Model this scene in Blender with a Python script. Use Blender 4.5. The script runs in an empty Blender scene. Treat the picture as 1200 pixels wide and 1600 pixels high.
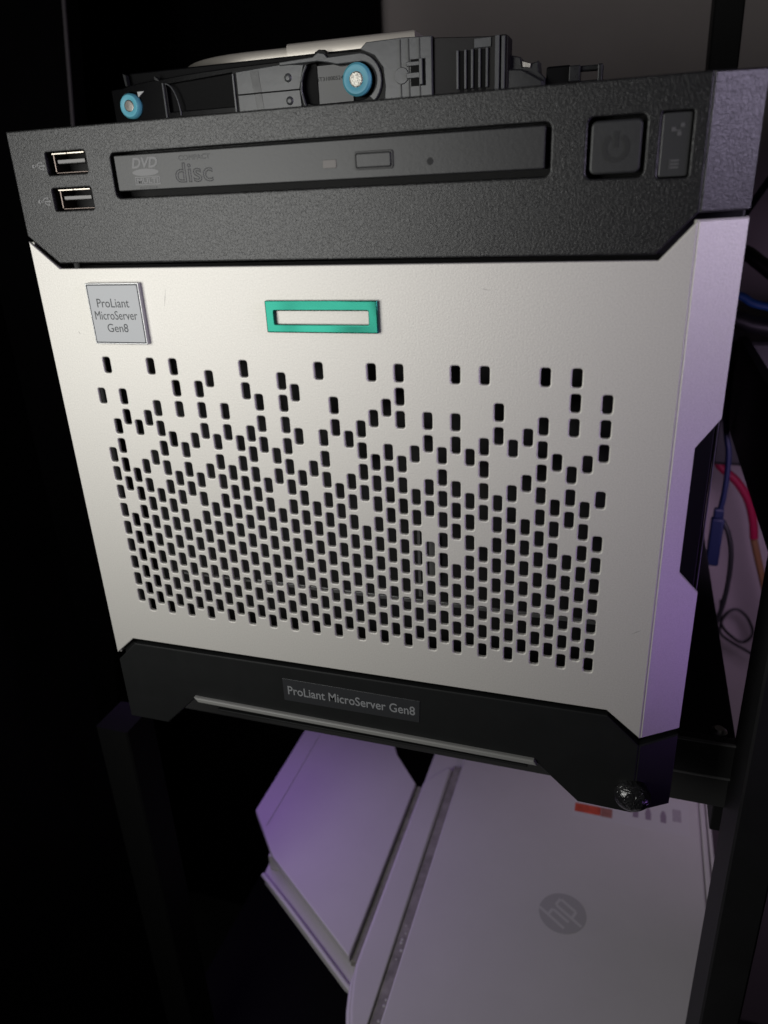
import bpy, bmesh, math, random
from math import sin, cos, pi, radians
from mathutils import Vector, Matrix
random.seed(7)
sc = bpy.context.scene
COL = sc.collection
MM = 0.001

# ---------------------------------------------------------------- camera
cd = bpy.data.cameras.new('camera')
cd.sensor_fit = 'VERTICAL'
cd.sensor_height = 36.0
cd.sensor_width = 27.0
cd.lens = 26.325
cd.clip_start = 0.01
cd.clip_end = 20
cam = bpy.data.objects.new('camera', cd)
COL.objects.link(cam)
cam.matrix_world = Matrix(((0.950533, -0.082735, 0.299402, 0.19193),
                           (0.307526, 0.38643, -0.86954, -0.212171),
                           (-0.043756, 0.918601, 0.392757, 0.208849),
                           (0, 0, 0, 1)))
cd.dof.use_dof = True
cd.dof.focus_distance = 0.262
cd.dof.aperture_fstop = 14
sc.camera = cam

# ---------------------------------------------------------------- world, lights, exposure
w = bpy.data.worlds.new('World')
sc.world = w
w.use_nodes = True
w.node_tree.nodes['Background'].inputs['Color'].default_value = (0.62, 0.6, 0.66, 1)
w.node_tree.nodes['Background'].inputs['Strength'].default_value = 0.012
sc.view_settings.view_transform = 'Standard'
sc.view_settings.look = 'None'
sc.view_settings.exposure = 0
sc.view_settings.gamma = 1


def area(name, loc, target, size, power, color, spread=180, size_y=None):
    l = bpy.data.lights.new(name, 'AREA')
    l.energy = power
    l.color = color
    l.size = size
    if size_y:
        l.shape = 'RECTANGLE'
        l.size_y = size_y
    l.spread = radians(spread)
    o = bpy.data.objects.new(name, l)
    COL.objects.link(o)
    o.location = [c * MM for c in loc]
    d = Vector(target) - Vector(loc)
    o.rotation_euler = d.to_track_quat('-Z', 'Y').to_euler()
    return o


area('room_lamp', (-62, -255, 188), (64, 0, 150), 0.22, 0.66, (1.0, 0.998, 0.965), 150)
area('side_glow', (480, -78, 285), (212, 4, 215), 0.12, 0.055, (0.80, 0.70, 1.0), 50)  # unseen lamp added for pale light on the slanted right side
area('purple_strip_side', (450, -66, -30), (214, 4, 105), 0.12, 0.0105, (0.50, 0.24, 1.0), 40)
area('purple_strip_rear', (-75, 150, -40), (38, 85, -185), 0.18, 0.052, (0.49, 0.25, 1.0), 100)
area('purple_strip_wall', (330, 180, 60), (305, 450, -150), 0.10, 0.125, (0.85, 0.62, 1.0), 140)

# ---------------------------------------------------------------- materials


def mat(name, color, rough=0.5, metal=0.0, bump=None, spec=0.5, vary=0.0, vscale=300, coat=0.0, emit=None, rvary=0.0):
    """bump: (scale per metre, strength, distance mm, detail, distortion)"""
    m = bpy.data.materials.new(name)
    m.use_nodes = True
    nt = m.node_tree
    b = nt.nodes['Principled BSDF']
    b.inputs['Base Color'].default_value = (*color, 1)
    b.inputs['Roughness'].default_value = rough
    b.inputs['Metallic'].default_value = metal
    b.inputs['Specular IOR Level'].default_value = spec
    b.inputs['Coat Weight'].default_value = coat
    tc = nt.nodes.new('ShaderNodeTexCoord')
    geo = nt.nodes.new('ShaderNodeNewGeometry')
    if bump:
        n = nt.nodes.new('ShaderNodeTexNoise')
        n.inputs['Scale'].default_value = bump[0]
        n.inputs['Detail'].default_value = bump[3]
        n.inputs['Roughness'].default_value = 0.6
        n.inputs['Distortion'].default_value = bump[4]
        nt.links.new(geo.outputs['Position'], n.inputs['Vector'])
        bp = nt.nodes.new('ShaderNodeBump')
        bp.inputs['Strength'].default_value = bump[1]
        bp.inputs['Distance'].default_value = bump[2] * MM
        nt.links.new(n.outputs['Fac'], bp.inputs['Height'])
        nt.links.new(bp.outputs['Normal'], b.inputs['Normal'])
    if vary or rvary:
        n2 = nt.nodes.new('ShaderNodeTexNoise')
        n2.inputs['Scale'].default_value = vscale
        n2.inputs['Detail'].default_value = 6
        n2.inputs['Roughness'].default_value = 0.65
        nt.links.new(geo.outputs['Position'], n2.inputs['Vector'])
        if vary:
            r = nt.nodes.new('ShaderNodeMapRange')
            r.inputs['From Min'].default_value = 0.3
            r.inputs['From Max'].default_value = 0.7
            r.inputs['To Min'].default_value = 1 - vary
            r.inputs['To Max'].default_value = 1 + vary
            nt.links.new(n2.outputs['Fac'], r.inputs['Value'])
            mx = nt.nodes.new('ShaderNodeMix')
            mx.data_type = 'RGBA'
            mx.blend_type = 'MULTIPLY'
            mx.inputs['Factor'].default_value = 1
            mx.inputs['A'].default_value = (*color, 1)
            nt.links.new(r.outputs['Result'], mx.inputs['B'])
            nt.links.new(mx.outputs['Result'], b.inputs['Base Color'])
        if rvary:
            r = nt.nodes.new('ShaderNodeMapRange')
            r.inputs['From Min'].default_value = 0.3
            r.inputs['From Max'].default_value = 0.7
            r.inputs['To Min'].default_value = max(0.02, rough - rvary)
            r.inputs['To Max'].default_value = min(1, rough + rvary)
            nt.links.new(n2.outputs['Fac'], r.inputs['Value'])
            nt.links.new(r.outputs['Result'], b.inputs['Roughness'])
    return m


SILVER = mat('silver_paint', (0.60, 0.583, 0.545), 0.60, 0.52, (1700, 0.5, 0.12, 3, 0.0), vary=0.10, vscale=2300)
PLASTIC = mat('textured_black_plastic', (0.010, 0.0102, 0.0102), 0.37, 0, (1450, 0.95, 0.14, 3, 1.1), vary=0.10, vscale=60)
SMOOTH = mat('satin_black_plastic', (0.010, 0.0105, 0.0105), 0.48, 0, (900, 0.12, 0.08, 2, 0.0), spec=0.2, vary=0.12, vscale=70)
TRAY = mat('drive_face_plastic', (0.020, 0.0205, 0.0205), 0.44, 0, (800, 0.30, 0.12, 3, 0.6), vary=0.08, vscale=90)
BUTTON = mat('button_plastic', (0.022, 0.023, 0.023), 0.48, 0, (700, 0.35, 0.12, 3, 0.4), vary=0.12, vscale=150)
PANEL = mat('indicator_plastic', (0.036, 0.037, 0.037), 0.36, 0)
DARK = mat('dark_inside', (0.004, 0.004, 0.004), 0.7)
CAGE = mat('drive_cage_metal', (0.20, 0.20, 0.20), 0.4, 0.3)
CASE = mat('black_sheet_metal', (0.010, 0.010, 0.011), 0.55, 0, (900, 0.2, 0.06, 2, 0))
SHELF = mat('black_powder_coat', (0.009, 0.009, 0.0095), 0.55, 0, (900, 0.25, 0.08, 2, 0), spec=0.2, vary=0.2, vscale=40)
BOARD = mat('laminate_and_post_shade', (0.004, 0.004, 0.004), 0.8, 0, (300, 0.2, 0.1, 2, 0), spec=0.1)
LIPM = mat('grey_lip', (0.20, 0.20, 0.19), 0.38, 0.0, (900, 0.12, 0.06, 2, 0))
GREEN = mat('teal_chrome', (0.003, 0.108, 0.075), 0.27, 0.8, (60, 1.0, 2.2, 0, 0.0), spec=0.6)
BADGE = mat('grey_badge', (0.36, 0.37, 0.38), 0.5, 0.1, (1800, 0.10, 0.05, 2, 0))
BADGE_RIM = mat('badge_rim', (0.50, 0.50, 0.50), 0.3, 0.6)
INK_GREY = mat('dark_grey_print', (0.042, 0.046, 0.05), 0.55)
INK_LIGHT = mat('light_grey_print', (0.17, 0.17, 0.17), 0.6)
INK_PLATE = mat('silver_print', (0.20, 0.205, 0.21), 0.45)
INK_FAINT = mat('faint_print', (0.07, 0.071, 0.071), 0.55)
INK_DIM = mat('dim_print', (0.07, 0.07, 0.07), 0.6)
PLATE = mat('name_plate_film', (0.026, 0.027, 0.029), 0.34, 0)
STEEL = mat('plated_steel', (0.46, 0.42, 0.36), 0.3, 1.0)
SHADESTEEL = mat('shaded_plated_steel', (0.16, 0.13, 0.115), 0.35, 1.0)
DULLSTEEL = mat('dull_steel', (0.45, 0.43, 0.40), 0.35, 1.0, (700, 0.2, 0.1, 3, 0))
TONGUE = mat('usb_tongue', (0.010, 0.009, 0.008), 0.3)
TONGUE_TOP = mat('usb_tongue_edge', (0.16, 0.155, 0.15), 0.4)
LEDLENS = mat('led_lens', (0.09, 0.078, 0.07), 0.45)
CADDY = mat('caddy_plastic', (0.024, 0.025, 0.026), 0.33, 0, (400, 0.12, 0.2, 2, 0.5), vary=0.15, vscale=60, rvary=0.08)
CADDY_GREY = mat('caddy_grey_plastic', (0.080, 0.084, 0.085), 0.3, 0, (300, 0.15, 0.2, 2, 0.5), vary=0.15, vscale=70)
CADDY_BLACK = mat('caddy_deep_black', (0.003, 0.003, 0.0035), 0.5, spec=0.1)
CADDY_RAIL = mat('caddy_rail_black', (0.004, 0.004, 0.0045), 0.3, 0, (400, 0.12, 0.2, 2, 0.5), spec=0.1)
LATCHM = mat('latch_dark_plastic', (0.012, 0.0105, 0.0105), 0.5, 0, (400, 0.1, 0.2, 2, 0.5), spec=0.3)
BLUE = mat('blue_rubber', (0.15, 0.55, 0.68), 0.45, 0, (500, 0.15, 0.1, 2, 0))
SCREW = mat('screw_metal', (0.62, 0.60, 0.54), 0.36, 0.85, (1500, 0.8, 0.3, 3, 0.5), vary=0.25, vscale=1200)
DRIVE = mat('drive_aluminium', (0.60, 0.56, 0.50), 0.36, 0.7, (500, 0.10, 0.1, 2, 0))
WHITE = mat('white_printer_plastic', (0.62, 0.605, 0.585), 0.48, 0, (1400, 0.12, 0.06, 2, 0), vary=0.03, vscale=20)
GROOVE = mat('grey_seal', (0.27, 0.255, 0.23), 0.6, 0, (300, 0.3, 0.3, 3, 0), vary=0.3, vscale=120)
LOGO = mat('logo_grey', (0.45, 0.44, 0.43), 0.5)
LOGO_LIGHT = mat('logo_light', (0.60, 0.59, 0.57), 0.45)
ORANGE = mat('orange_sticker', (0.62, 0.10, 0.055), 0.5, vary=0.3, vscale=150)
PAPER = mat('sticker_film', (0.63, 0.62, 0.61), 0.5)
INK_BLUE = mat('blue_print', (0.10, 0.28, 0.62), 0.5)
INK_MAUVE = mat('mauve_print', (0.30, 0.24, 0.30), 0.5)
WALLM = mat('painted_wall', (0.50, 0.44, 0.44), 0.85, 0, (120, 0.25, 0.6, 4, 0), vary=0.06, vscale=9)
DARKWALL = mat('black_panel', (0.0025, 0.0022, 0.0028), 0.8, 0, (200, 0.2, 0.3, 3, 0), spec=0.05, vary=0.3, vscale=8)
EDGE = mat('panel_edge_highlight', (0.13, 0.115, 0.125), 0.5)
FLOORM = mat('dark_floor', (0.02, 0.019, 0.02), 0.6, 0, (80, 0.3, 0.6, 4, 0), vary=0.3, vscale=12)
CABLE_BLUE = mat('blue_cable', (0.005, 0.011, 0.05), 0.5)
CABLE_BLUE2 = mat('bright_blue_cable', (0.03, 0.12, 0.42), 0.4)
CABLE_BLACK = mat('black_cable', (0.012, 0.012, 0.013), 0.45)
CABLE_RED = mat('red_cable', (0.34, 0.006, 0.05), 0.5)
CABLE_YEL = mat('ochre_cable', (0.24, 0.12, 0.05), 0.6)
KNOBM = mat('glossy_black_knob', (0.012, 0.012, 0.013), 0.16, 0, (330, 1.0, 1.6, 2, 0.3), coat=0.6)
SCRATCH = mat('scratch_grey', (0.33, 0.32, 0.30), 0.6, 0.3)
GREYLINE = mat('edge_highlight_grey', (0.22, 0.22, 0.22), 0.35, 0.5)  # light along edges put into the grey

# ---------------------------------------------------------------- helpers
ORG = Vector((0, 0, 0))      # origin (mm) of the thing being built


def tag(o, label=None, cat=None, group=None, kind=None):
    if label: o['label'] = label
    if cat: o['category'] = cat
    if group: o['group'] = group
    if kind: o['kind'] = kind
    return o


def thing(name, loc, label, cat, group=None):
    global ORG
    ORG = Vector(loc)
    o = bpy.data.objects.new(name, None)
    o.empty_display_size = 0.02
    COL.objects.link(o)
    o.location = ORG * MM
    return tag(o, label, cat, group)


def finish(name, me, material, parent, smooth=None):
    o = bpy.data.objects.new(name, me)
    COL.objects.link(o)
    if material is not None:
        me.materials.clear()
        for m in (material if isinstance(material, (list, tuple)) else [material]):
            me.materials.append(m)
    if parent: o.parent = parent
    else: o.location = ORG * MM
    if smooth is not None:
        for p in me.polygons: p.use_smooth = True
        me.set_sharp_from_angle(angle=radians(smooth))
    return o


class MB:
    """collects shapes given in millimetres"""
    def __init__(s): s.b = bmesh.new()

    def box(s, x0, x1, y0, y1, z0, z1, bev=0.0, seg=2, m=0):
        vs = [s.b.verts.new((x, y, z)) for x in (x0, x1) for y in (y0, y1) for z in (z0, z1)]
        q = [(0, 1, 3, 2), (4, 6, 7, 5), (0, 4, 5, 1), (2, 3, 7, 6), (0, 2, 6, 4), (1, 5, 7, 3)]
        fs = [s.b.faces.new([vs[i] for i in f]) for f in q]
        for f in fs: f.material_index = m
        if bev:
            es = list({e for f in fs for e in f.edges})
            bmesh.ops.bevel(s.b, geom=es, offset=bev, segments=seg, affect='EDGES', profile=0.5)
        return s

    def loft(s, rings, cap=True, closed=True, m=0):
        R = [[s.b.verts.new(p) for p in r] for r in rings]
        n = len(R[0])
        for a, b in zip(R, R[1:]):
            for i in range(n if closed else n - 1):
                f = s.b.faces.new((a[i], a[(i + 1) % n], b[(i + 1) % n], b[i])); f.material_index = m
        if cap:
            f = s.b.faces.new(R[0][::-1]); f.material_index = m
            f = s.b.faces.new(R[-1]); f.material_index = m
        return s

    def prism_y(s, pts, y0, y1, bev=0.0, m=0):
        """outline in X,Z swept along Y; front edge at y0 chamfered"""
        if bev:
            c = Vector((0, 0))
            ins = inset(pts, bev)
            return s.loft([[(x, y0, z) for x, z in ins], [(x, y0 + bev * 0.3, z) for x, z in inset(pts, bev * 0.3)],
                           [(x, y0 + bev, z) for x, z in pts], [(x, y1, z) for x, z in pts]], m=m)
        return s.loft([[(x, y0, z) for x, z in pts], [(x, y1, z) for x, z in pts]], m=m)

    def prism_z(s, pts, z0, z1, bev=0.0, m=0):
        rings = [[(x, y, z0) for x, y in pts]]
        if bev:
            rings += [[(x, y, z1 - bev) for x, y in pts], [(x, y, z1 - bev * 0.3) for x, y in inset(pts, bev * 0.3)],
                      [(x, y, z1) for x, y in inset(pts, bev)]]
        else: rings.append([(x, y, z1) for x, y in pts])
        return s.loft(rings, m=m)

    def tube(s, path, r, n=10, m=0):
        P = [Vector(p) for p in path]
        rings = []
        up = Vector((0.13, 0.2, 1)).normalized()
        for i, p in enumerate(P):
            t = (P[min(i + 1, len(P) - 1)] - P[max(i - 1, 0)]).normalized()
            a = t.cross(up)
            if a.length < 0.05: a = t.cross(Vector((1, 0, 0)))
            a.normalize(); bb = a.cross(t).normalized()
            rr = r[i] if isinstance(r, (list, tuple)) else r
            rings.append([tuple(p + (a * cos(2 * pi * k / n) + bb * sin(2 * pi * k / n)) * rr) for k in range(n)])
        return s.loft(rings, m=m)

    def lathe_y(s, cx, cz, prof, n=32, m=0, sx=1.0, sz=1.0):
        """profile [(radius, y)] round an axis along Y"""
        rings = [[(cx + max(r, 0.01) * sx * cos(2 * pi * k / n), y, cz + max(r, 0.01) * sz * sin(2 * pi * k / n)) for k in range(n)] for r, y in prof]
        return s.loft(rings, m=m)

    def lathe_z(s, cx, cy, prof, n=32, m=0):
        rings = [[(cx + max(r, 0.01) * cos(2 * pi * k / n), cy + max(r, 0.01) * sin(2 * pi * k / n), z) for k in range(n)] for r, z in prof]
        return s.loft(rings, m=m)

    def build(s, name, material, parent=None, smooth=16):
        bmesh.ops.recalc_face_normals(s.b, faces=s.b.faces[:])
        for v in s.b.verts: v.co = (v.co - ORG) * MM
        me = bpy.data.meshes.new(name)
        s.b.to_mesh(me); s.b.free()
        return finish(name, me, material, parent, smooth)


def inset(pts, d):
    """polygon moved inward by d"""
    n = len(pts)
    area2 = sum(pts[i][0] * pts[(i + 1) % n][1] - pts[(i + 1) % n][0] * pts[i][1] for i in range(n))
    sg = 1 if area2 > 0 else -1
    out = []
    for i in range(n):
        p0, p1, p2 = Vector(pts[i - 1]), Vector(pts[i]), Vector(pts[(i + 1) % n])
        d1 = (p1 - p0).normalized(); d2 = (p2 - p1).normalized()
        n1 = Vector((-d1.y, d1.x)) * sg; n2 = Vector((-d2.y, d2.x)) * sg
        k = 1 + n1.dot(n2)
        q = p1 + (n1 + n2) * (d / max(k, 0.25))
        out.append((q.x, q.y))
    return out


def rrect(x0, x1, z0, z1, r, n=4):
    pts = []
    for cx, cz, a in ((x1 - r, z1 - r, 0), (x0 + r, z1 - r, 90), (x0 + r, z0 + r, 180), (x1 - r, z0 + r, 270)):
        for k in range(n + 1):
            t = radians(a + 90 * k / n)
            pts.append((cx + r * cos(t), cz + r * sin(t)))
    return pts


def smooth_path(pts, n=8):
    """Catmull-Rom through points"""
    P = [Vector(p) for p in pts]
    P = [2 * P[0] - P[1]] + P + [2 * P[-1] - P[-2]]
    out = []
    for i in range(1, len(P) - 2):
        for k in range(n):
            t = k / n
            out.append(0.5 * ((2 * P[i]) + (P[i + 1] - P[i - 1]) * t + (2 * P[i - 1] - 5 * P[i] + 4 * P[i + 1] - P[i + 2]) * t * t
                              + (3 * P[i] - P[i - 1] - 3 * P[i + 1] + P[i + 2]) * t ** 3))
    out.append(P[-2])
    return out


FRONT = Matrix(((1, 0, 0), (0, 0, -1), (0, 1, 0)))   # flat curve -> upright, facing the camera side (-Y)


def curve_to_mesh(cu):
    o = bpy.data.objects.new('tmp', cu)
    COL.objects.link(o)
    dg = bpy.context.evaluated_depsgraph_get()
    me = bpy.data.meshes.new_from_object(o.evaluated_get(dg))
    bpy.data.objects.remove(o)
    return me


def plate_mesh(outer, holes, y_front, thick, bev):
    """upright sheet with openings, rounded edges; front face at y_front"""
    cu = bpy.data.curves.new('plate', 'CURVE')
    cu.dimensions = '2D'; cu.fill_mode = 'BOTH'
    for pts in [outer] + holes:
        sp = cu.splines.new('POLY')
        sp.points.add(len(pts) - 1)
        for p, (x, z) in zip(sp.points, pts): p.co = (x, z, 0, 1)
        sp.use_cyclic_u = True
    cu.extrude = thick / 2 - bev
    cu.bevel_depth = bev
    cu.bevel_resolution = 2
    cu.offset = -bev
    me = curve_to_mesh(cu)
    yc = y_front + thick / 2
    for v in me.vertices:
        x, z, d = v.co
        v.co = (x, yc - d, z)
    return me


def add_mesh(mb, me):
    """append a millimetre mesh to an MB"""
    mb.b.from_mesh(me)
    return mb


def text_mesh(body, x0, x1, z0, z1, y, t=0.12, bold=0.0, shear=0.0, outline=0.0, keep=False, lines=1):
    cu = bpy.data.curves.new('text', 'FONT')
    cu.body = body
    cu.size = 1
    cu.align_x = 'CENTER'
    cu.shear = shear
    cu.resolution_u = 4
    if outline:
        cu.fill_mode = 'NONE'; cu.bevel_depth = outline; cu.bevel_resolution = 0
    else:
        cu.extrude = 0.02
        cu.offset = bold
    me = curve_to_mesh(cu)
    xs = [v.co.x for v in me.vertices]; zs = [v.co.y for v in me.vertices]
    ax, bx, az, bz = min(xs), max(xs), min(zs), max(zs)
    kx = (x1 - x0) / (bx - ax); kz = (z1 - z0) / (bz - az)
    for v in me.vertices:
        x, yy, d = v.co
        v.co = (x0 + (x - ax) * kx, y - (0.15 * max(0, d) * kx if outline else (t if d > 0 else 0)), z0 + (yy - az) * kz)
    return me


def text_part(name, body, x0, x1, z0, z1, y, material, parent, **kw):
    me = text_mesh(body, x0, x1, z0, z1, y, **kw)
    mb = MB(); add_mesh(mb, me)
    return mb.build(name, material, parent, smooth=None)


# ================================================================= setting
ORG = Vector((0, 0, 0))
tag(MB().box(-900, 1000, 450, 470, -700, 900).build('wall', WALLM, None, None), kind='structure')
tag(MB().box(-1500, 1500, -900, 1200, -740, -700).build('floor', FLOORM, None, None), kind='structure')

# ================================================================= shelf
ZS = 8.0        # top of the shelf the server stands on
sh = thing('metal_shelf', (100, 200, -700), 'black metal shelving unit holding the server above the printer', 'shelf')


def leaning_post(x0, x1, y0, y1, z0, z1, lean):
    """x grows by lean per mm going down from z=0"""
    def ring(z):
        d = -z * lean
        b = 0.8
        pts = [(x0 + b, y0), (x1 - b, y0), (x1, y0 + b), (x1, y1 - b), (x1 - b, y1), (x0 + b, y1), (x0, y1 - b), (x0, y0 + b)]
        return [(x + d, y, z) for x, y in pts]
    return MB().loft([ring(z0), ring((z0 + z1) / 2), ring(z1)])


leaning_post(241.0, 255.6, 17, 45, -700, 215, 0.0).build('post', SHELF, sh)
leaning_post(-41, -23, 20, 40.5, -700, ZS - 31, 0.0).build('post', BOARD, sh)  # left post darker than the right one: its shade put into the colour
leaning_post(219, 233, 255, 285, -700, 520, 0.012).build('post', SHELF, sh)
# the board with its front beam (two folded steps, as on the photograph)
MB().box(-22, 242, 46, 380, ZS - 12, ZS, 0.6).build('shelf_board', SHELF, sh)
MB().box(-22, 243.5, 41, 45.6, ZS - 14, ZS + 2.4, 0.7).box(-30, 242.6, 43, 45.6, ZS - 30.5, ZS - 14.4, 0.7).build('front_beam', mat('beam_black', (0.03, 0.03, 0.03), 0.5, 0, (900, 0.25, 0.08, 2, 0), spec=0.3), sh)
MB().box(196, 243.0, 40.4, 41.6, ZS + 1.7, ZS + 2.6, 0.3).box(243.1, 243.9, 40.4, 42.6, ZS - 12.5, ZS + 2.4, 0.3).box(196, 242.5, 40.6, 41.6, ZS - 14.6, ZS - 13.6, 0.3).build('beam_highlight', GREYLINE, sh)  # grey strips stand in for light caught by the beam edges
MB().box(-60, 243, 16, 44, -306, -292, 0.6).box(-60, 243, 44, 430, -306, -294).build('lower_board', BOARD, sh)
MB().box(256.2, 262, 18, 330, 53, 112, 0.8).build('side_rail', SHELF, sh)
MB().box(240, 247.2, 60, 90, -51, -34, 0.5).build('bracket', SHELF, sh)
MB().lathe_z(236.0, 50.5, [(0.1, ZS + 2.2), (1.8, ZS + 2.2), (2.5, ZS + 1.2), (3.1, ZS + 0.9), (3.3, ZS + 0.05), (0.1, ZS + 0.05)], 20).build('screw', DULLSTEEL, sh, 50)

# black sheet put in for the shade on the wall, left behind the server
cp = thing('wall_shade_sheet', (-330, 430, -700), 'matt black sheet standing in for the shade on the wall left behind the server', 'panel')
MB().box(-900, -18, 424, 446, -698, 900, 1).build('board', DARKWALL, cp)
cs = thing('added_dark_panel', (-83, -10, -700), 'matt black panel added at far left beside the server to keep that side dark', 'panel')  # panel added to keep the far left dark
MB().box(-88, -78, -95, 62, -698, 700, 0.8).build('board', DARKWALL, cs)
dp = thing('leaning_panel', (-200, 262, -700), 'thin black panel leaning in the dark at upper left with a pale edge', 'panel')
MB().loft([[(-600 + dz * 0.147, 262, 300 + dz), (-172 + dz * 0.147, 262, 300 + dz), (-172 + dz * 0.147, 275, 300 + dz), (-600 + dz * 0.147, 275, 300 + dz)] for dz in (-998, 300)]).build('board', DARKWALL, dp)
MB().loft([[(-173.6 + dz * 0.147, 260.6, 300 + dz), (-171.6 + dz * 0.147, 260.6, 300 + dz), (-171.6 + dz * 0.147, 261.9, 300 + dz), (-173.6 + dz * 0.147, 261.9, 300 + dz)] for dz in (-120, 300)]).build('edge_highlight', EDGE, dp)  # pale strip stands in for the highlight along the panel edge

# ================================================================= the server
sv = thing('micro_server', (102, 130, ZS), 'compact black and silver server with a perforated door, the largest object', 'server')
FX = 204.4                       # right edge of the flat front
SX, SY = 12.7, 8.85              # how far the slanted side reaches outward and back


def side(mb, outline, thick, right=True, m=0):
    """slanted side flange: outline in (s 0..1, z)"""
    nx, ny = (SY, -SX) ; L = math.hypot(nx, ny)
    for_pts = []
    ring0, ring1 = [], []
    for s_, z in outline:
        x = FX + SX * s_; y = SY * s_
        ring0.append((x, y, z))
        ring1.append((x - nx / L * thick, y - ny / L * thick, z))
    if not right:
        ring0 = [(FX - x, y, z) for x, y, z in ring0]; ring1 = [(FX - x, y, z) for x, y, z in ring1]
    b = 0.45
    c = inset([(s_ * math.hypot(SX, SY), z) for s_, z in outline], b)
    Lh = math.hypot(SX, SY)
    ringf = []
    for q, z in c:
        s_ = q / Lh
        x = FX + SX * s_; y = SY * s_
        ringf.append((x, y, z) if right else (FX - x, y, z))
    ringm = []
    for (x, y, z) in ring0:
        ringm.append((x - nx / L * b, y - ny / L * b, z) if right else (x + nx / L * b, y - ny / L * b, z))
    mb.loft([ringf, ringm, ring1], m=m)
    return mb


# --- case behind the front
MB().box(-0.4, 217.0, 19.5, 252, ZS + 3, 231.2, 0.7).build('case', CASE, sv)
MB().box(8, 197, 13.5, 19.2, 44, 190).build('drive_bay', DARK, sv, None)
MB().box(62, 190, 12.2, 13.3, 72.9, 74.6, 0.3).box(126.4, 127.4, 12.0, 13.2, 76, 103).box(130.5, 134, 12.0, 13.2, 84, 100).box(24, 60, 12.2, 13.3, 73.2, 74.0).build('drive_ledge', CAGE, sv)
for fx in (30, 180):
    MB().lathe_z(fx, 60, [(8, ZS + 0.02), (9, ZS + 0.4), (9, ZS + 2.98), (8, ZS + 3)], 24).build('foot', SMOOTH, sv)
    MB().lathe_z(fx, 230, [(8, ZS + 0.02), (9, ZS + 0.4), (9, ZS + 2.98), (8, ZS + 3)], 24).build('foot', SMOOTH, sv)
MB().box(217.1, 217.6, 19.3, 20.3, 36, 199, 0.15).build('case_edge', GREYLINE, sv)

# --- top bezel
bz_out = [(0.6, 230.8), (0.2, 228), (0.0, 200.6), (10.7, 191.9), (195.1, 191.1), (204.3, 200.9), (204.3, 231.3)]
bz_out = [(0.2, 231.2), (0.0, 200.6), (10.7, 191.9), (195.1, 191.1), (204.4, 200.9), (204.4, 231.3)]
holes = [rrect(13.3, 28.1, 218.2, 224.6, 0.7, 3), rrect(13.2, 28.0, 207.8, 214.3, 0.7, 3),
         rrect(36.9, 167.8, 210.6, 223.1, 1.6, 4), rrect(176.6, 190.5, 209.5, 223.4, 1.6, 4),
         rrect(193.7, 200.9, 208.9, 223.5, 0.7, 3)]
mb = MB()
add_mesh(mb, plate_mesh(bz_out, holes, 0, 3.2, 0.5))
side(mb, [(0.01, 200.7), (1, 200.7), (1, 231.9), (0.01, 231.3)], 3)
mb.box(-1.0, 1.0, 1.4, 19.3, 200.8, 230.6, 0.4)
mb.box(0, FX, 2.0, 14, 226.5, 231.0).box(0.5, FX + 12, 9.5, 19, 200.8, 231.1)
mb.box(6, 198, 8.2, 9.2, 193, 226)
bezel = mb.build('top_bezel', PLASTIC, sv)

# --- usb ports
for (x0, x1, z0, z1) in ((13.3, 28.1, 218.2, 224.6), (13.2, 28.0, 207.8, 214.3)):
    p = MB().box(x0 + 0.1, x1 - 0.1, 7.6, 8.0, z0 + 0.1, z1 - 0.1).build('usb_port', DARK, sv, None)
    sx0, sx1, sz0, sz1 = x0 + 2.3, x1 - 0.5, z0 + 0.35, z1 - 0.3
    mb = MB()
    t = 0.45
    mb.box(sx0, sx1, 1.3, 7.5, sz0, sz0 + 0.3, 0.1)
    mb.box(sx0, sx0 + 0.35, 1.0, 7.5, sz0 + t, sz1 - t).box(sx1 - 0.25, sx1, 1.6, 7.5, sz0 + t, sz1 - t)
    mb.build('shell', SHADESTEEL, p)  # floor and sides darker than the shell top: shade put into the steel
    MB().box(sx0, sx0 + 5.6, 0.3, 7.5, sz1 - 0.5, sz1, 0.12).box(sx0 + 5.75, sx1, 0.3, 7.5, sz1 - 0.5, sz1, 0.12).build('shell_top', STEEL, p)
    mb = MB().box(sx0 + 1.0, sx1 - 0.9, 1.6, 7.4, sz0 + 2.6, sz0 + 3.9, 0.15)
    mb.build('tongue', TONGUE, p)
    MB().box(sx0 + 1.0, sx1 - 0.9, 1.45, 1.59, sz0 + 2.9, sz0 + 3.75).build('contact_strip', TONGUE_TOP, p)


def usb_symbol(cx, cz, y, s, parent):
    mb = MB()
    def bar(a, b, r=0.16 * s):
        a = Vector(a); b = Vector(b); d = (b - a).normalized(); n = Vector((-d.y, d.x)) * r
        q = [a + n, b + n, b - n, a - n]
        mb.loft([[(cx + v.x * s, y, cz + v.y * s) for v in q], [(cx + v.x * s, y - 0.06, cz + v.y * s) for v in q]])
    bar((-1.9, 0), (1.6, 0)); bar((-0.9, 0), (0.0, 0.9)); bar((0, 0.9), (0.8, 0.9)); bar((-0.3, 0), (0.5, -0.9)); bar((0.5, -0.9), (1.1, -0.9))
    for (px, pz, r) in ((-2.0, 0, 0.5), (1.0, 0.9, 0.36)):
        mb.lathe_y(cx + px * s, cz + pz * s, [(0.01, y), (r * s, y), (r * s, y - 0.06), (0.01, y - 0.06)], 14)
    mb.box(cx + 1.0 * s, cx + 1.6 * s, y - 0.06, y, cz - 1.2 * s, cz - 0.6 * s)
    tri = [(cx + 1.6 * s, cz + 0.45 * s), (cx + 2.4 * s, cz), (cx + 1.6 * s, cz - 0.45 * s)]
    mb.prism_y(tri, y - 0.06, y)
    return mb.build('usb_symbol', INK_LIGHT, parent, None)


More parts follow.
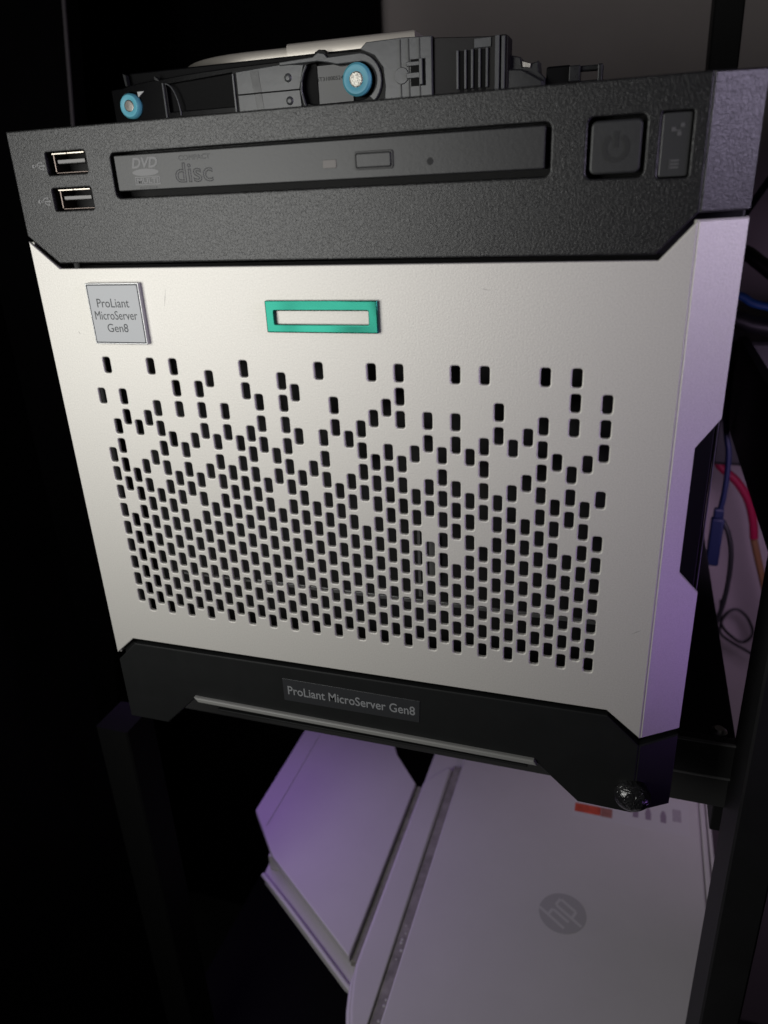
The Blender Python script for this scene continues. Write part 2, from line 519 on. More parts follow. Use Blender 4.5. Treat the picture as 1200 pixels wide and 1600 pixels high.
usb_symbol(10.4, 220.9, -0.01, 1.05, sv)
usb_symbol(10.0, 210.7, -0.01, 1.05, sv)

# --- optical drive
od = MB().prism_y(rrect(38.3, 166.4, 212.5, 222.35, 0.35, 2), -0.1, 7.9, 0.25).build('optical_drive', TRAY, sv)
MB().box(37.2, 167.4, 7.0, 8.1, 210.8, 223).build('drive_recess', DARK, sv, None)
ej = MB()
add_mesh(ej, plate_mesh(rrect(115.3, 126.3, 214.6, 219.2, 0.7, 3), [rrect(115.75, 125.85, 215.05, 218.75, 0.5, 3)], -0.45, 0.34, 0.1))
ej.build('button_surround', mat('groove_black', (0.006, 0.006, 0.006), 0.5), od)
MB().prism_y(rrect(115.85, 125.75, 215.15, 218.65, 0.5, 3), -0.75, -0.1, 0.25).build('eject_button', TRAY, od)
MB().lathe_y(136.5, 215.75, [(0.01, -0.16), (0.85, -0.16), (0.9, -0.105), (0.01, -0.105)], 20).build('pinhole', DARK, od)
MB().prism_y(rrect(105.9, 109.9, 215.5, 217.6, 0.3, 2), -0.25, -0.1, 0.08).build('activity_light', LEDLENS, od)
text_part('drive_lettering', 'DVD', 44.2, 53.3, 218.5, 221.4, -0.11, INK_LIGHT, od, shear=0.25, bold=0.03, t=0.05)
mb = MB(); mb.lathe_y(48.7, 217.35, [(0.7, -0.11), (4.6, -0.11), (4.6, -0.16), (0.7, -0.16)], 36, sz=0.21)
mb.build('drive_lettering', INK_LIGHT, od, None)
mb = MB()
add_mesh(mb, plate_mesh(rrect(44.7, 53.4, 213.9, 216.2, 0.15, 2), [rrect(45.0, 53.1, 214.15, 215.95, 0.1, 1)], -0.16, 0.05, 0.005))
add_mesh(mb, text_mesh('MULTI', 45.4, 52.7, 214.3, 215.8, -0.11, t=0.05, bold=0.03))
mb.build('drive_lettering', INK_LIGHT, od, None)
text_part('drive_lettering', 'RECORDER', 46.0, 52.2, 212.85, 213.45, -0.11, INK_FAINT, od, t=0.05)
text_part('disc_lettering', 'COMPACT', 60.6, 71.0, 219.9, 221.3, -0.11, INK_FAINT, od, t=0.05, outline=0.018)
text_part('disc_lettering', 'disc', 58.7, 71.3, 213.9, 219.3, -0.11, INK_FAINT, od, t=0.05, outline=0.018)

# --- power button and indicator panel
MB().box(176.7, 190.4, 6.6, 8.15, 209.6, 223.3).build('button_recess', DARK, sv, None)
pb = MB().prism_y(rrect(177.5, 189.6, 210.5, 222.5, 1.4, 4), 0.15, 6.5, 0.5).build('power_button', BUTTON, sv)
mb = MB()
N = 26
a0 = radians(120); a1 = radians(420)
def arcp(r, y, k): 
    a = a0 + (a1 - a0) * k / N
    return (183.6 + r * cos(a), y, 216.3 + r * sin(a))
ring = [[arcp(2.2, 0.14, k), arcp(3.3, 0.14, k), arcp(3.3, 0.06, k), arcp(2.2, 0.06, k)] for k in range(N + 1)]
mb.loft(ring)
mb.box(183.1, 184.1, 0.06, 0.14, 216.4, 220.0)
mb.build('power_symbol', mat('worn_mark', (0.019, 0.0195, 0.0195), 0.42), pb, None)
ip = MB().prism_y(rrect(194.0, 200.6, 209.2, 223.2, 0.5, 3), 0.45, 5, 0.2).build('indicator_panel', PANEL, sv)
mb = MB()
for (cx, cz) in ((196.6, 219.6), (198.0, 218.6), (198.6, 220.4)):
    mb.box(cx - 0.5, cx + 0.5, 0.36, 0.44, cz - 0.45, cz + 0.45)
mb.box(196.8, 198.4, 0.37, 0.44, 219.2, 219.45)
mb.build('network_symbol', INK_DIM, ip, None)
mb = MB()
for k in range(3):
    mb.box(196.3, 198.5, 0.36, 0.44, 211.0 + k * 0.75, 211.45 + k * 0.75)
mb.box(196.2, 196.45, 0.36, 0.44, 210.8, 213.1)
mb.build('health_symbol', INK_DIM, ip, None)

# --- door with its pattern of slots
DX, DZ0, DZ = 4.33, 18 * 3.6079, 3.6079
PAT = [(17, [23]), (10, [14, 16, 18, 20, 26]), (15, [21, 23]), (16, [20]), (13, [17, 21]), (22, [26]), (15, [19]), (10, [14, 16, 18, 22, 24, 26]),
       (15, [19]), (12, [16, 20, 22, 24]), (19, [25]), (16, [20, 22]), (19, []), (20, [24, 26]), (15, [19, 21, 23]), (12, [16, 18]), (25, []),
       (16, [20, 24]), (13, [17]), (20, [26]), (15, [21, 23]), (16, [20]), (11, [15, 17, 19, 21]), (18, [22, 26]), (19, [23]), (18, [22, 24, 26]),
       (15, [19]), (10, [14, 16, 20, 22]), (19, []), (8, [12, 14, 16, 20, 22, 26]), (15, [19]), (10, [14, 16, 18, 20, 26]), (15, [21, 23]), (16, [20]),
       (13, [17, 21]), (22, [26]), (15, [19]), (10, [14, 16, 18, 22, 24, 26]), (15, [19]), (12, [16, 20, 22, 24])]
slots = []
HW, HH, HC = 1.42, 2.68, 0.70
for i, (top, extra) in enumerate(PAT):
    cx = (i + 4) * DX
    for j in list(range(0 if i % 2 else 1, top + 1, 2)) + extra:
        cz = DZ0 + j * DZ
        x0, x1, z0, z1, c = cx - HW, cx + HW, cz - HH, cz + HH, HC
        slots.append([(x0 + c, z0), (x1 - c, z0), (x1 - c * 0.3, z0 + c * 0.3), (x1, z0 + c), (x1, z1 - c), (x1 - c * 0.3, z1 - c * 0.3), (x1 - c, z1),
                      (x0 + c, z1), (x0 + c * 0.3, z1 - c * 0.3), (x0, z1 - c), (x0, z0 + c), (x0 + c * 0.3, z0 + c * 0.3)])
door_out = [(0.0, 199.0), (10.2, 190.3), (196.0, 189.7), (204.4, 199.1), (204.4, 39.0), (193.2, 48.4), (9.2, 47.4), (0.0, 39.3)]
door_out = door_out[::-1]
mb = MB()
add_mesh(mb, plate_mesh(door_out, slots, 0, 1.6, 0.42))
flange = [(0.01, 39.0), (1, 39.0), (1, 91.2), (0.50, 99.6), (0.50, 138.8), (1, 146.4), (1, 199.1), (0.01, 199.1)]
side(mb, flange, 1.6)
mb.box(-0.6, 1.4, 0.9, 15, 39.2, 198.8, 0.4)
door = mb.build('door', SILVER, sv, 16)

# fine scratches and scuffs on the paint
for (x0, z0, x1, z1, wd) in ((49.5, 184.2, 47.8, 177.6, 0.10), (198.2, 78.5, 201.5, 80.6, 0.12), (12.6, 170.2, 13.4, 168.9, 0.14), (150.2, 183.1, 153.0, 182.6, 0.08), (181.5, 66.0, 185.5, 67.6, 0.08)):
    d_ = Vector((x1 - x0, z1 - z0)).normalized(); n_ = Vector((-d_.y, d_.x)) * wd
    q = [(x0, z0), ((x0 + x1) / 2 + n_.x, (z0 + z1) / 2 + n_.y), (x1, z1), ((x0 + x1) / 2 - n_.x, (z0 + z1) / 2 - n_.y)]
    MB().prism_y(q, -0.006, 0.05).build('scratch', SCRATCH, door, None)

# green frame emblem, badge
mb = MB()
add_mesh(mb, plate_mesh(rrect(84.1, 120.2, 170.6, 180.1, 0.25, 2), [rrect(87.0, 117.3, 173.1, 177.1, 0.25, 2)], -1.3, 1.28, 0.35))
mb.build('emblem_frame', GREEN, door)
bd = MB().prism_y(rrect(20.1, 40.5, 166.2, 185.8, 0.3, 2), -1.5, -0.02, 0.22).build('badge', BADGE_RIM, sv)
MB().prism_y(rrect(20.45, 40.15, 166.55, 185.45, 0.2, 2), -1.52, -1.48).build('badge_outline', INK_GREY, bd, None)
MB().prism_y(rrect(20.9, 39.7, 167.0, 185.0, 0.2, 2), -1.56, -1.48).build('badge_face', BADGE, bd, None)
text_part('badge_lettering', 'ProLiant', 23.6, 35.9, 178.1, 180.9, -1.57, INK_GREY, bd, t=0.03, bold=0.0)
text_part('badge_lettering', 'MicroServer', 22.0, 38.3, 174.2, 177.0, -1.57, INK_GREY, bd, t=0.03, bold=0.0)
text_part('badge_lettering', 'Gen8', 26.0, 34.0, 170.2, 172.9, -1.57, INK_GREY, bd, t=0.03, bold=0.0)

# --- lower bezel
lo = [(0.0, 36.0), (9.4, 45.2), (193.6, 46.2), (204.4, 36.0), (204.4, 6.8), (186.2, 7.2), (169.6, 22.8), (35.0, 23.8), (18.4, 7.4), (0.0, 7.3)]
mb = MB()
add_mesh(mb, plate_mesh(lo[::-1], [], 0, 3.0, 0.55))
lf = [(0.01, 6.8), (1, 6.0), (1, 36.6), (0.01, 36.0)]
side(mb, lf, 2.5); mb.box(-0.6, 1.4, 1.2, 19, 7.6, 35.8, 0.4)
mb.box(0.2, FX + 11, 10, 19.2, 24.5, 44).box(2, FX - 2, 2.6, 10, 25.5, 44)
mb.box(0.2, 18, 10, 19.2, ZS + 3, 24).box(186, FX + 11, 10, 19.2, ZS + 3, 24)
mb.build('lower_bezel', SMOOTH, sv)
MB().box(34.6, 170.0, 0.9, 19.0, 21.4, 23.2, 0.5).box(36, 168, 6, 19, 15.2, 16.4, 0.3).box(36.5, 167, 10, 19, 9.5, 10.4, 0.3).box(37, 166, 17.5, 19.2, ZS + 3, 21).build('vent_ribs', SMOOTH, sv)
MB().prism_y([(34.2, 24.3), (170.4, 23.3), (171.6, 21.2), (36.0, 22.2)], -1.6, 2.2, 0.5).build('bottom_lip', LIPM, sv)  # lip in a paler grey than the bezel around it
npl = MB().prism_y([(74.7, 30.1), (128.7, 30.3), (129.1, 39.8), (74.7, 40.1)], -0.25, -0.01, 0.08).build('name_plate', PLATE, sv, None)
text_part('plate_lettering', 'ProLiant MicroServer Gen8', 76.6, 127.2, 33.1, 37.0, -0.255, INK_PLATE, npl, t=0.03, bold=0.01)

# --- lock knob on the corner, glossy and crinkled
mb = MB()
prof = [(0.1, -5.6), (2.5, -5.4), (4.4, -4.6), (5.7, -3.2), (6.2, -1.6), (6.2, 0.6), (5.6, 1.6), (5.5, 7.0)]
mb.lathe_y(203.9, 15.6, prof, 48, sz=0.86)
kn = mb.build('lock_knob', KNOBM, sv, 60)
mb = MB()
random.seed(11)
for k in range(46):
    a = random.uniform(pi * 1.05, pi * 1.98); r = random.uniform(0.6, 4.6)
    x, z = 203.9 + r * cos(a), 15.6 + r * sin(a) * 0.86 + 1.2
    rr = math.hypot(x - 203.9, (z - 15.6) / 0.86)
    yb = -5.6 + (rr / 6.2) ** 2.6 * 4.0
    s_ = random.uniform(0.14, 0.34); L_ = random.uniform(0.25, 0.8)
    t_ = random.uniform(-0.6, 0.6)
    mb.loft([[(x - s_ + t_ * -L_, yb + 0.5, z - L_), (x + s_ - t_ * L_, yb + 0.5, z - L_), (x + s_ + t_ * L_, yb + 0.5, z + L_), (x - s_ + t_ * L_, yb + 0.5, z + L_)],
             [(x - s_ * .3, yb - 0.15, z - L_ * .5), (x + s_ * .3, yb - 0.22, z - L_ * .5), (x + s_ * .3, yb - 0.30, z + L_ * .5), (x - s_ * .3, yb - 0.2, z + L_ * .5)]])
mb.build('knob_grain', mat('knob_grain', (0.02, 0.02, 0.021), 0.2, 0, coat=0.3), kn, None)

# ================================================================= drive caddy on top of the server
ZT = 231.3
cy = thing('drive_caddy', (60, 140, ZT), 'black hard drive caddy with blue rubber grommets lying on top of the server', 'drive caddy')
CYF = 85.0
rail_out = [(-19.1, ZT + 0.1), (-19.1, 251.6), (-13.4, 251.9), (-10.7, 252.6), (-0.6, 253.5), (4.7, 253.7), (16.8, 254.5), (35.7, 255.1), (52, 255.3), (57.1, 255.4),
            (70.4, 256.0), (71.2, 257.2), (72.8, 257.9), (75.0, 257.7), (76.0, 256.4), (88.7, 256.2), (91.5, 258.2), (105, 258.5), (115.9, 258.2), (115.9, ZT + 0.1)]
rail_out = rail_out[::-1]
oval = [(66.4, 241.0), (65.2, 244.5), (65.3, 248.0), (66.4, 251.0), (68.1, 253.6), (74, 254.0), (77.5, 252.9), (80.0, 252.2), (88.5, 252.5)] \
    + [(88.0 + 6.1 * cos(radians(a)), 246.6 + 6.1 * sin(radians(a))) for a in range(75, -80, -14)] + [(86, 240.4), (70, 240.2)]
bayA = [(6.8, 242.0), (6.8, 251.8), (36.2, 253.4), (36.4, 242.0)]
bayB = [(38.6, 246.6), (38.6, 253.0), (50, 253.7), (50, 246.6)]
gromh = [(-10.3 + 5.0 * cos(radians(a)), 245.4 + 5.0 * sin(radians(a))) for a in range(0, 360, 18)]
mb = MB()
add_mesh(mb, plate_mesh(rail_out, [oval, bayA, gromh], CYF, 3.0, 0.3))
mb.box(-19, 115.5, CYF + 104, CYF + 107, ZT + 0.1, 257)          # far side rail
mb.box(-19, -16, CYF + 3, CYF + 104, ZT + 0.1, 250, 0.3)         # end bar
mb.box(-19, 115.5, CYF + 3, CYF + 12, ZT + 0.1, ZT + 2)
mb.box(-19, 115.5, CYF + 95, CYF + 104, ZT + 0.1, ZT + 2)
frame = mb.build('side_rail', CADDY_RAIL, cy)
MB().prism_y([(-12.1, 252.6), (-11.2, 252.6), (-11.4, 256.4), (-12.6, 256.9)], CYF + 0.2, CYF + 2.4).prism_y([(2.2, 253.6), (4.2, 253.0), (3.4, 254.0), (2.0, 254.9)], CYF - 0.4, CYF + 2.4).build('guide_fin', CADDY, cy)
# pale mouldings on the rail
MB().box(5.2, 5.9, CYF - 0.7, CYF + 0.2, 236, 252.3, 0.15).build('rib', CADDY_GREY, cy)
MB().box(36.5, 37.3, CYF - 0.7, CYF + 0.2, 236, 253.0, 0.15).build('rib', CADDY_GREY, cy)
arc = [(6.6 + 5.4 * sin(radians(a)), CYF - 0.35, 240.5 + 11.4 * cos(radians(a))) for a in range(0, 91, 9)]
MB().tube(arc, 0.28, 8).build('moulded_arc', CADDY_GREY, cy, 50)
MB().box(5.5, 37.5, CYF + 2.2, CYF + 2.9, ZT + 2, 254).build('shade_backing', CADDY_BLACK, cy)  # black backings hold the shade behind the bay and oval openings
MB().box(64.6, 70.6, CYF + 2.2, CYF + 2.9, ZT + 2, 254.4).build('shade_backing', CADDY_BLACK, cy)
wb = MB().prism_y([(38.2, 234), (65.0, 234), (64.4, 246), (66.6, 253.6), (57, 254.4), (38.2, 253.4)], CYF - 0.5, CYF + 0.2, 0.25).build('rail_web', CADDY_GREY, cy)
MB().box(38.4, 64.2, CYF - 0.75, CYF - 0.52, 245.4, 245.9, 0.1).build('web_groove', CADDY_BLACK, wb)
MB().prism_y([(46.8, 234), (49.4, 234), (47.8, 253.2), (44.2, 253.2)], CYF - 0.62, CYF - 0.51).build('web_shadow_line', CADDY, wb, None)
for cz in (249.8, 242.2):
    MB().lathe_y(59.9, cz, [(0.05, CYF - 1.0), (0.7, CYF - 1.1), (1.3, CYF - 0.9), (1.6, CYF - 0.4)], 18).build('stud', CADDY_GREY, wb, 50)
# loop round the oval opening
lp = [(57.0, 255.0), (70.6, 255.6), (72.8, 256.8), (75.2, 256.3), (76.4, 255.0), (88.6, 255.3)] + [(88.0 + 9.0 * cos(radians(a)), 246.4 + 9.0 * sin(radians(a))) for a in range(82, -62, -12)]
lpi = [(89.0 + 6.2 * cos(radians(a)), 246.6 + 6.0 * sin(radians(a))) for a in range(-62, 84, 12)] + [(80.0, 252.4), (76.5, 253.3), (72.5, 254.0), (57.0, 253.8)]
MB().prism_y(lp + lpi, CYF - 1.3, CYF - 0.02, 0.3).build('loop_moulding', CADDY_GREY, cy)
MB().tube([(67.6, CYF - 0.6, 253.2), (66.2, CYF - 0.6, 251), (65.2, CYF - 0.6, 248), (65.0, CYF - 0.6, 245), (65.8, CYF - 0.6, 241.5), (67, CYF - 0.6, 238)], 0.5, 8).build('loop_edge', CADDY_GREY, cy, 50)
# block at the latch end
bk = MB().prism_y([(89.0, 256.4), (91.6, 258.4), (105, 258.6), (115.8, 258.2), (115.8, 234), (97.0, 234), (98.2, 244), (97.6, 250), (94.5, 254.0)][::-1], CYF - 1.0, CYF - 0.02, 0.3).build('end_block', CADDY_GREY, cy)
MB().lathe_y(104.6, 246.8, [(0.05, CYF - 1.5), (2.5, CYF - 1.5), (2.7, CYF - 1.02)], 28).build('moulded_disc', CADDY_GREY, bk)
mb = MB()
for x in (104.2, 107.3, 111.3):
    mb.box(x - 0.22, x + 0.22, CYF - 1.35, CYF - 1.02, 234, 258.0)
mb.build('block_rib', mat('caddy_rib_dark', (0.03, 0.031, 0.032), 0.4), bk)
mb = MB()
mb.box(108.0, 113.4, CYF - 1.2, CYF - 1.03, 243.2, 251.6)
mb.build('clip_recess', CADDY_BLACK, bk, None)
mb = MB()
mb.box(106.6, 112.0, CYF - 2.2, CYF - 1.22, 249.4, 250.8, 0.2).box(106.6, 112.0, CYF - 2.2, CYF - 1.22, 245.6, 247.4, 0.2).box(111.3, 112.6, CYF - 2.4, CYF - 1.22, 243.4, 251.6, 0.2)
mb.build('clip', CADDY_GREY, bk)
# grommets with screws
for gx, gz, rr in ((-10.4, 245.3, 4.6), (87.5, 247.0, 5.5)):
    g = MB().lathe_y(gx, gz, [(rr * 0.46, CYF - 1.9), (rr * 0.60, CYF - 2.3), (rr * 0.86, CYF - 2.2), (rr, CYF - 1.3), (rr, CYF + 0.6), (rr * 0.72, CYF + 0.9), (rr * 0.72, CYF + 5)], 40).build('grommet', BLUE, cy, 40)
    dull = gx < 0
    MB().lathe_y(gx, gz, [(0.05, CYF - 2.3), (rr * 0.40, CYF - 2.25), (rr * 0.47, CYF - 2.1), (rr * 0.47, CYF + 2)], 30).build('grommet_screw', DULLSTEEL if dull else SCREW, g)
MB().box(-5.6, -3.2, CYF + 0.2, CYF + 4, 242.2, 246.8, 0.3).box(-4.6, -1.6, CYF + 0.2, CYF + 3, 243.6, 246.0, 0.3).build('damper_tab', mat('dark_blue_rubber', (0.05, 0.13, 0.22), 0.5), cy)
MB().prism_y([(-6.6, 248.2), (-3.6, 250.2), (-6.8, 250.2)], CYF - 0.3, CYF + 1, 0.1).build('white_mark', mat('white_mark', (0.6, 0.6, 0.58), 0.5), cy)
# the hard drive inside
hd = MB().box(-12, 108, CYF + 3.4, CYF + 103.6, ZT + 3, 257.4, 0.5).build('hard_drive', CADDY_BLACK, cy)  # body coloured black for the shade inside the caddy
MB().prism_y(rrect(69.5, 84.5, 236, 253.0, 0.4, 2), CYF + 2.6, CYF + 3.3).build('drive_side', mat('drive_side_grey', (0.10, 0.10, 0.10), 0.4, 0.2), hd, None)
text_part('side_lettering', 'ST31000524AS', 70.4, 83.2, 248.0, 249.3, CYF + 2.59, CADDY_BLACK, hd, t=0.03).data.name = 'side_lettering'
# lid: a round-ended plate, raised again towards the latch end
lid = [(57.8, CYF + 5.4), (57.8, CYF + 101), (40, CYF + 101)] + [(40 + 47 * cos(radians(a)), CYF + 53.2 + 47.8 * sin(radians(a))) for a in range(90, 271, 9)]
MB().prism_z(lid, 257.45, 260.8, 1.0).build('drive_lid', DRIVE, hd, 40)
MB().prism_z([(58, CYF + 4.5), (108.2, CYF + 4.5), (108.2, CYF + 101), (58, CYF + 101)], 257.45, 261.7, 0.9).build('drive_label_plate', DRIVE, hd, 40)
# latch front with vent slots
lf_ = MB().prism_y([(115.95, ZT + 0.2), (142.4, ZT + 0.2), (142.4, 255.9), (141.4, 256.5), (135.8, 256.4), (116.2, 257.8)], CYF + 0.6, CYF + 9, 0.3).build('latch_front', LATCHM, cy)
for x in (124.8, 127.6, 130.0, 132.6, 135.2):
    MB().box(x - 0.45, x + 0.45, CYF - 0.5, CYF + 0.58, 241, 253.0, 0.18).build('vent_rib', CADDY_GREY, lf_)
for x in (126.2, 128.8, 131.3, 133.9):
    MB().box(x - 0.7, x + 0.7, CYF + 0.35, CYF + 0.59, 240, 252.8).build('vent_slot', CADDY_BLACK, lf_, None)
MB().box(130.6, 136.6, CYF + 0.1, CYF + 0.58, 253.2, 256.1, 0.15).build('latch_pad', CADDY_GREY, lf_)
MB().box(138.0, 139.6, CYF - 0.8, CYF + 0.58, 236, 256.3, 0.2).box(140.2, 141.5, CYF - 0.5, CYF + 0.58, 236, 256.0, 0.2).build('latch_edge', CADDY_GREY, lf_)
# opened release lever
LY = 95
lv = MB().prism_y([(140.6, 251.3), (146.0, 249.9), (146.6, 246.9), (149.6, 247.6), (152.2, 248.3), (152.5, 245.0), (154.7, 243), (154.7, 235), (140.6, 235)], LY - 5, LY + 3, 0.4).build('release_lever', CADDY, cy)
MB().prism_y([(146.8, 248.4), (149.8, 247.6), (149.6, 246.2), (147.0, 246.6)], LY - 6, LY - 5.05, 0.15).build('lever_spring', DULLSTEEL, lv)
MB().prism_y([(141.0, 246.2), (147, 245.8), (154.2, 241.8), (154.2, 236), (141.0, 236)], LY - 8.5, LY - 5.05, 0.5).build('lever_arm', CADDY, lv)
MB().box(154.8, 163.0, LY - 3, LY + 6, 235, 246.4, 0.6).build('lever_hinge', CADDY_BLACK, lv)
MB().box(162.6, 166.4, LY - 4, LY + 2, 241.0, 246.0, 0.4).box(166.2, 173.8, LY - 2, LY + 1, 244.2, 245.9, 0.4).box(172.2, 173.9, LY - 3.6, LY + 2, 236, 245.9, 0.4).box(166.2, 172.4, LY - 2, LY + 1, 236, 241.4, 0.4).build('lever_handle', CADDY, lv)

# ================================================================= printer on the lower board
pr = thing('printer', (170, 130, -292), 'white printer with a round logo on its lid under the server shelf', 'printer')
ZL = -180.0
body_out = [(72.2, 238), (72.2, 44), (73.0, 36), (76, 24), (81, 10), (90, -14), (102, -45), (112, -72), (264, -72), (266, -70), (266, 238)]
MB().prism_z(body_out, -291.8, ZL - 8, 1.5).build('body', WHITE, pr)
MB().box(97.2, 258.8, -74, 238, ZL - 7.8, ZL, 1.3, 3).build('lid', WHITE, pr)
MB().prism_z([(91.2, -15), (91.2, 207), (87, 209), (77.6, 196), (73.8, 188), (73.8, 46), (75.4, 36), (79, 22), (82.6, 12)], ZL - 7.8, ZL - 1.0, 2.0).build('side_ridge', WHITE, pr)
MB().box(91.4, 97.0, -60, 212, ZL - 7.9, ZL - 2.6, 0.6).build('groove_seal', GROOVE, pr)
MB().box(69.9, 73.6, 48, 186, ZL - 7.9, ZL - 3.4, 0.5).build('tray_seal', GROOVE, pr)
DUST = mat('dust', (0.5, 0.49, 0.46), 0.8)
random.seed(5)
for k in range(9):
    y = 20 + k * 7 + random.uniform(-2, 2)
    if k in (3, 4): y += 24
    r_ = random.uniform(0.5, 1.0)
    MB().lathe_z(95.3 + random.uniform(-1.2, 0.9), y, [(0.05, ZL - 2.2), (r_ * 0.6, ZL - 2.3), (r_, ZL - 2.58)], 9).build('dust_speck', DUST, pr)
MB().box(259.2, 262.6, -60, 236, ZL - 7.8, ZL - 0.6, 0.8).box(263.4, 266.0, -60, 236, ZL - 7.9, ZL - 2.0, 0.8).build('hinge_side', WHITE, pr)
# paper tray wing at the left
wing = [(-31, 225), (-30.6, 131.5), (-2.2, 99.0), (69.6, 47.6), (69.6, 184.5), (48, 210), (40, 225)]
tr = MB().prism_z(wing, ZL - 5.0, ZL, 0.8).build('paper_tray', WHITE, pr)
MB().tube([(-17.4, 215, ZL + 0.05), (-17.0, 160, ZL + 0.05), (-16.9, 121, ZL + 0.05)], 0.45, 6).build('tray_fold', WHITE, tr, 50)
MB().prism_z([(-10.5, 108), (-9.5, 97.5), (66.2, 45.0), (73.5, 42), (73.5, 180), (-10.5, 180)], ZL - 26, ZL - 18).build('tray_floor', WHITE, tr)
rim = [(-9.8, 97.0, ZL - 17.0), (20, 77.0, ZL - 17.0), (66.4, 44.4, ZL - 17.0), (72, 41, ZL - 18.5), (75.2, 37, ZL - 24), (75.6, 33, ZL - 60)]
MB().tube(smooth_path(rim, 6), 1.5, 10).build('tray_rim', WHITE, tr, 50)
MB().box(-8, 0, 103, 120, ZL - 17.9, ZL - 6, 0.8).build('tray_hinge', WHITE, tr)

# round logo: two slanted letters reading away from the camera, flat on the lid
LX, LYc, LR = 179.6, 107.3, 13.4
disc_pts = 48
MB().lathe_z(LX, LYc, [(0.05, ZL + 0.02), (LR, ZL + 0.02), (LR, ZL + 0.10), (0.05, ZL + 0.10)], 56).build('logo_disc', LOGO, pr, None)
UP = Vector((-0.90, 0.42)).normalized()          # "up" of the letters on the lid
RT = Vector((UP.y, -UP.x))                        # reading direction
def lpt(u, v): 
    q = Vector((LX, LYc)) + RT * (u * LR) + UP * (v * LR)
    return (q.x, q.y)
_h = [0]
def stroke(mb, a, b, wd=0.06):
    _h[0] += 0.006
    sl = Vector((b[0] - a[0], b[1] - a[1])).normalized()
    n = Vector((-sl.y, sl.x)) * wd
    q = [lpt(a[0] + n.x, a[1] + n.y), lpt(b[0] + n.x, b[1] + n.y), lpt(b[0] - n.x, b[1] - n.y), lpt(a[0] - n.x, a[1] - n.y)]
    mb.loft([[(x, y, ZL + 0.105) for x, y in q], [(x, y, ZL + 0.12 + _h[0]) for x, y in q]])
mb = MB()
stroke(mb, (-0.36, 0.93), (-0.60, -0.42))
stroke(mb, (-0.08, 0.40), (-0.22, -0.42))
stroke(mb, (-0.48, 0.44), (-0.08, 0.44), 0.06)
stroke(mb, (0.18, 0.40), (-0.06, -0.94))
stroke(mb, (0.56, 0.40), (0.42, -0.40))
stroke(mb, (0.18, 0.44), (0.56, 0.44), 0.06)
stroke(mb, (0.04, -0.42), (0.42, -0.42), 0.06)
mb.build('logo_letters', LOGO_LIGHT, pr, None)
# sticker strip at the back of the lid
stk = MB().box(178.5, 252, 184.5, 215, ZL + 0.02, ZL + 0.07).build('sticker', PAPER, pr, None)
MB().box(179.5, 196.4, 188.3, 196, ZL + 0.09, ZL + 0.13).build('orange_strip', ORANGE, stk, None)
MB().box(196.6, 203.8, 188.0, 196, ZL + 0.09, ZL + 0.13).build('faded_strip', mat('faded_sticker', (0.36, 0.16, 0.13), 0.5, vary=0.3, vscale=200), stk, None)
mb = MB()
for cx, m_ in ((218.5, 0), (226.5, 1), (236, 2)):
    pts = [(cx - 1.7, 193), (cx + 1.7, 193), (cx + 1.9, 199), (cx + 0.8, 203.5), (cx - 0.8, 203.5), (cx - 1.9, 199)]
    mb.prism_z(pts, ZL + 0.09, ZL + 0.13, m=m_)
mb.build('ink_symbol', [INK_MAUVE, INK_BLUE, mat('teal_print', (0.03, 0.24, 0.50), 0.5)], stk, None)
mb = MB()
for k in range(5):
    mb.box(242 + k * 1.1, 242.6 + k * 1.1, 196, 207, ZL + 0.09, ZL + 0.13)
mb.build('small_print', INK_MAUVE, stk, None)

# ================================================================= cables behind, right of the server
def cable(name, pts, r, material, label, cat='cable'):
    global ORG
    ORG = Vector(pts[0])
    o = MB().tube(smooth_path(pts, 8), r, 10).build(name, material, None, 50)
    return tag(o, label, cat)

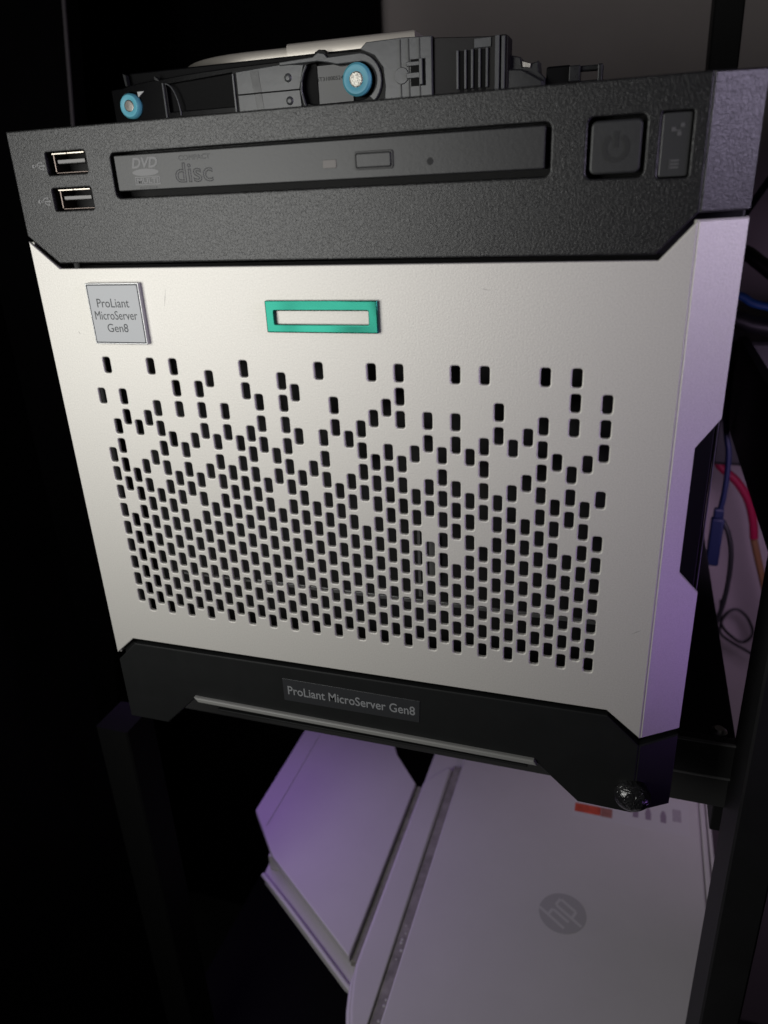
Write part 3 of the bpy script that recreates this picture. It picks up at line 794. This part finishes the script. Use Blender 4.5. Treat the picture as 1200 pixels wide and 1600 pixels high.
ub = thing('usb_cable', (256, 300, -5), 'blue cable with a blue plug hanging behind the right side of the server', 'cable')
MB().tube(smooth_path([(248, 300, 120), (252.5, 300, 62), (256.5, 300, 42), (257.6, 300, 22), (257.2, 300, 8), (255.6, 300, -5)], 8), 1.9, 10).build('cord', CABLE_BLUE, ub, 50)
MB().box(251.6, 260.0, 297, 303, -41, -5, 1.6, 3).box(252.6, 259, 297.6, 302.4, -5, 2, 1.2, 2).build('plug', CABLE_BLUE, ub)
cable('black_cable', [(259.5, 302, -8), (264, 301, -17), (267.3, 300, -31), (268.2, 300, -52), (266.6, 300, -75), (262, 300, -98), (258, 300, -125)], 1.7, CABLE_BLACK, 'thin black cable curving down beside the blue plug')
cable('red_cable', [(252, 400, 30), (262, 400, 1), (277.5, 400, -14), (288, 400, -29), (294, 400, -46), (297, 400, -62)], 3.4, CABLE_RED, 'thick red cable in front of the wall behind the shelf')
cable('ochre_cable', [(297.4, 402, -64), (303, 402, -82), (309, 402, -100), (318, 402, -128), (330, 402, -165)], 2.9, CABLE_YEL, 'ochre cable end hanging below the red cable')
cable('wire_loop', [(284, 430, -138), (286, 428, -158), (292, 426, -168), (305, 425, -176), (313, 426, -167), (307, 428, -152), (297, 430, -146), (289, 428, -152), (286, 426, -163), (290, 424, -172), (318, 424, -188)], 1.3, CABLE_BLACK, 'thin black wire curled in a small loop near the wall')
cable('thick_black_cable', [(240, 330, 168), (253, 330, 164), (262, 330, 158), (276, 330, 148), (300, 330, 138)], 4.6, CABLE_BLACK, 'thick black cable crossing above the blue cable right of the door')
cable('bright_blue_cable', [(238, 330, 141), (254, 330, 137.5), (262, 330, 133), (275, 330, 130), (300, 330, 126)], 2.6, CABLE_BLUE2, 'bright blue cable passing right of the silver door')
cable('network_cable', [(244, 330, 176), (250, 330, 186), (258, 330, 200), (272, 330, 222), (290, 330, 240)], 2.2, CABLE_BLUE, 'dark blue cable slanting up beside the top bezel')
cable('lower_black_cable', [(240, 332, 126), (256, 332, 122), (266, 332, 119), (300, 332, 114)], 6.0, CABLE_BLACK, 'fat black cable under the bright blue cable')
bx = thing('adapter_box', (300, 360, 54), 'black adapter box behind the shelf under the cables', 'adapter')
mb = MB().box(250, 420, 335, 395, 20, 108, 3, 2)
mb.build('body', CASE, bx)
MB().box(262, 290, 333.5, 335.2, 74.5, 76, 0.3).box(282, 288, 333, 335.2, 72, 77, 0.4).build('metal_clip', DULLSTEEL, bx)
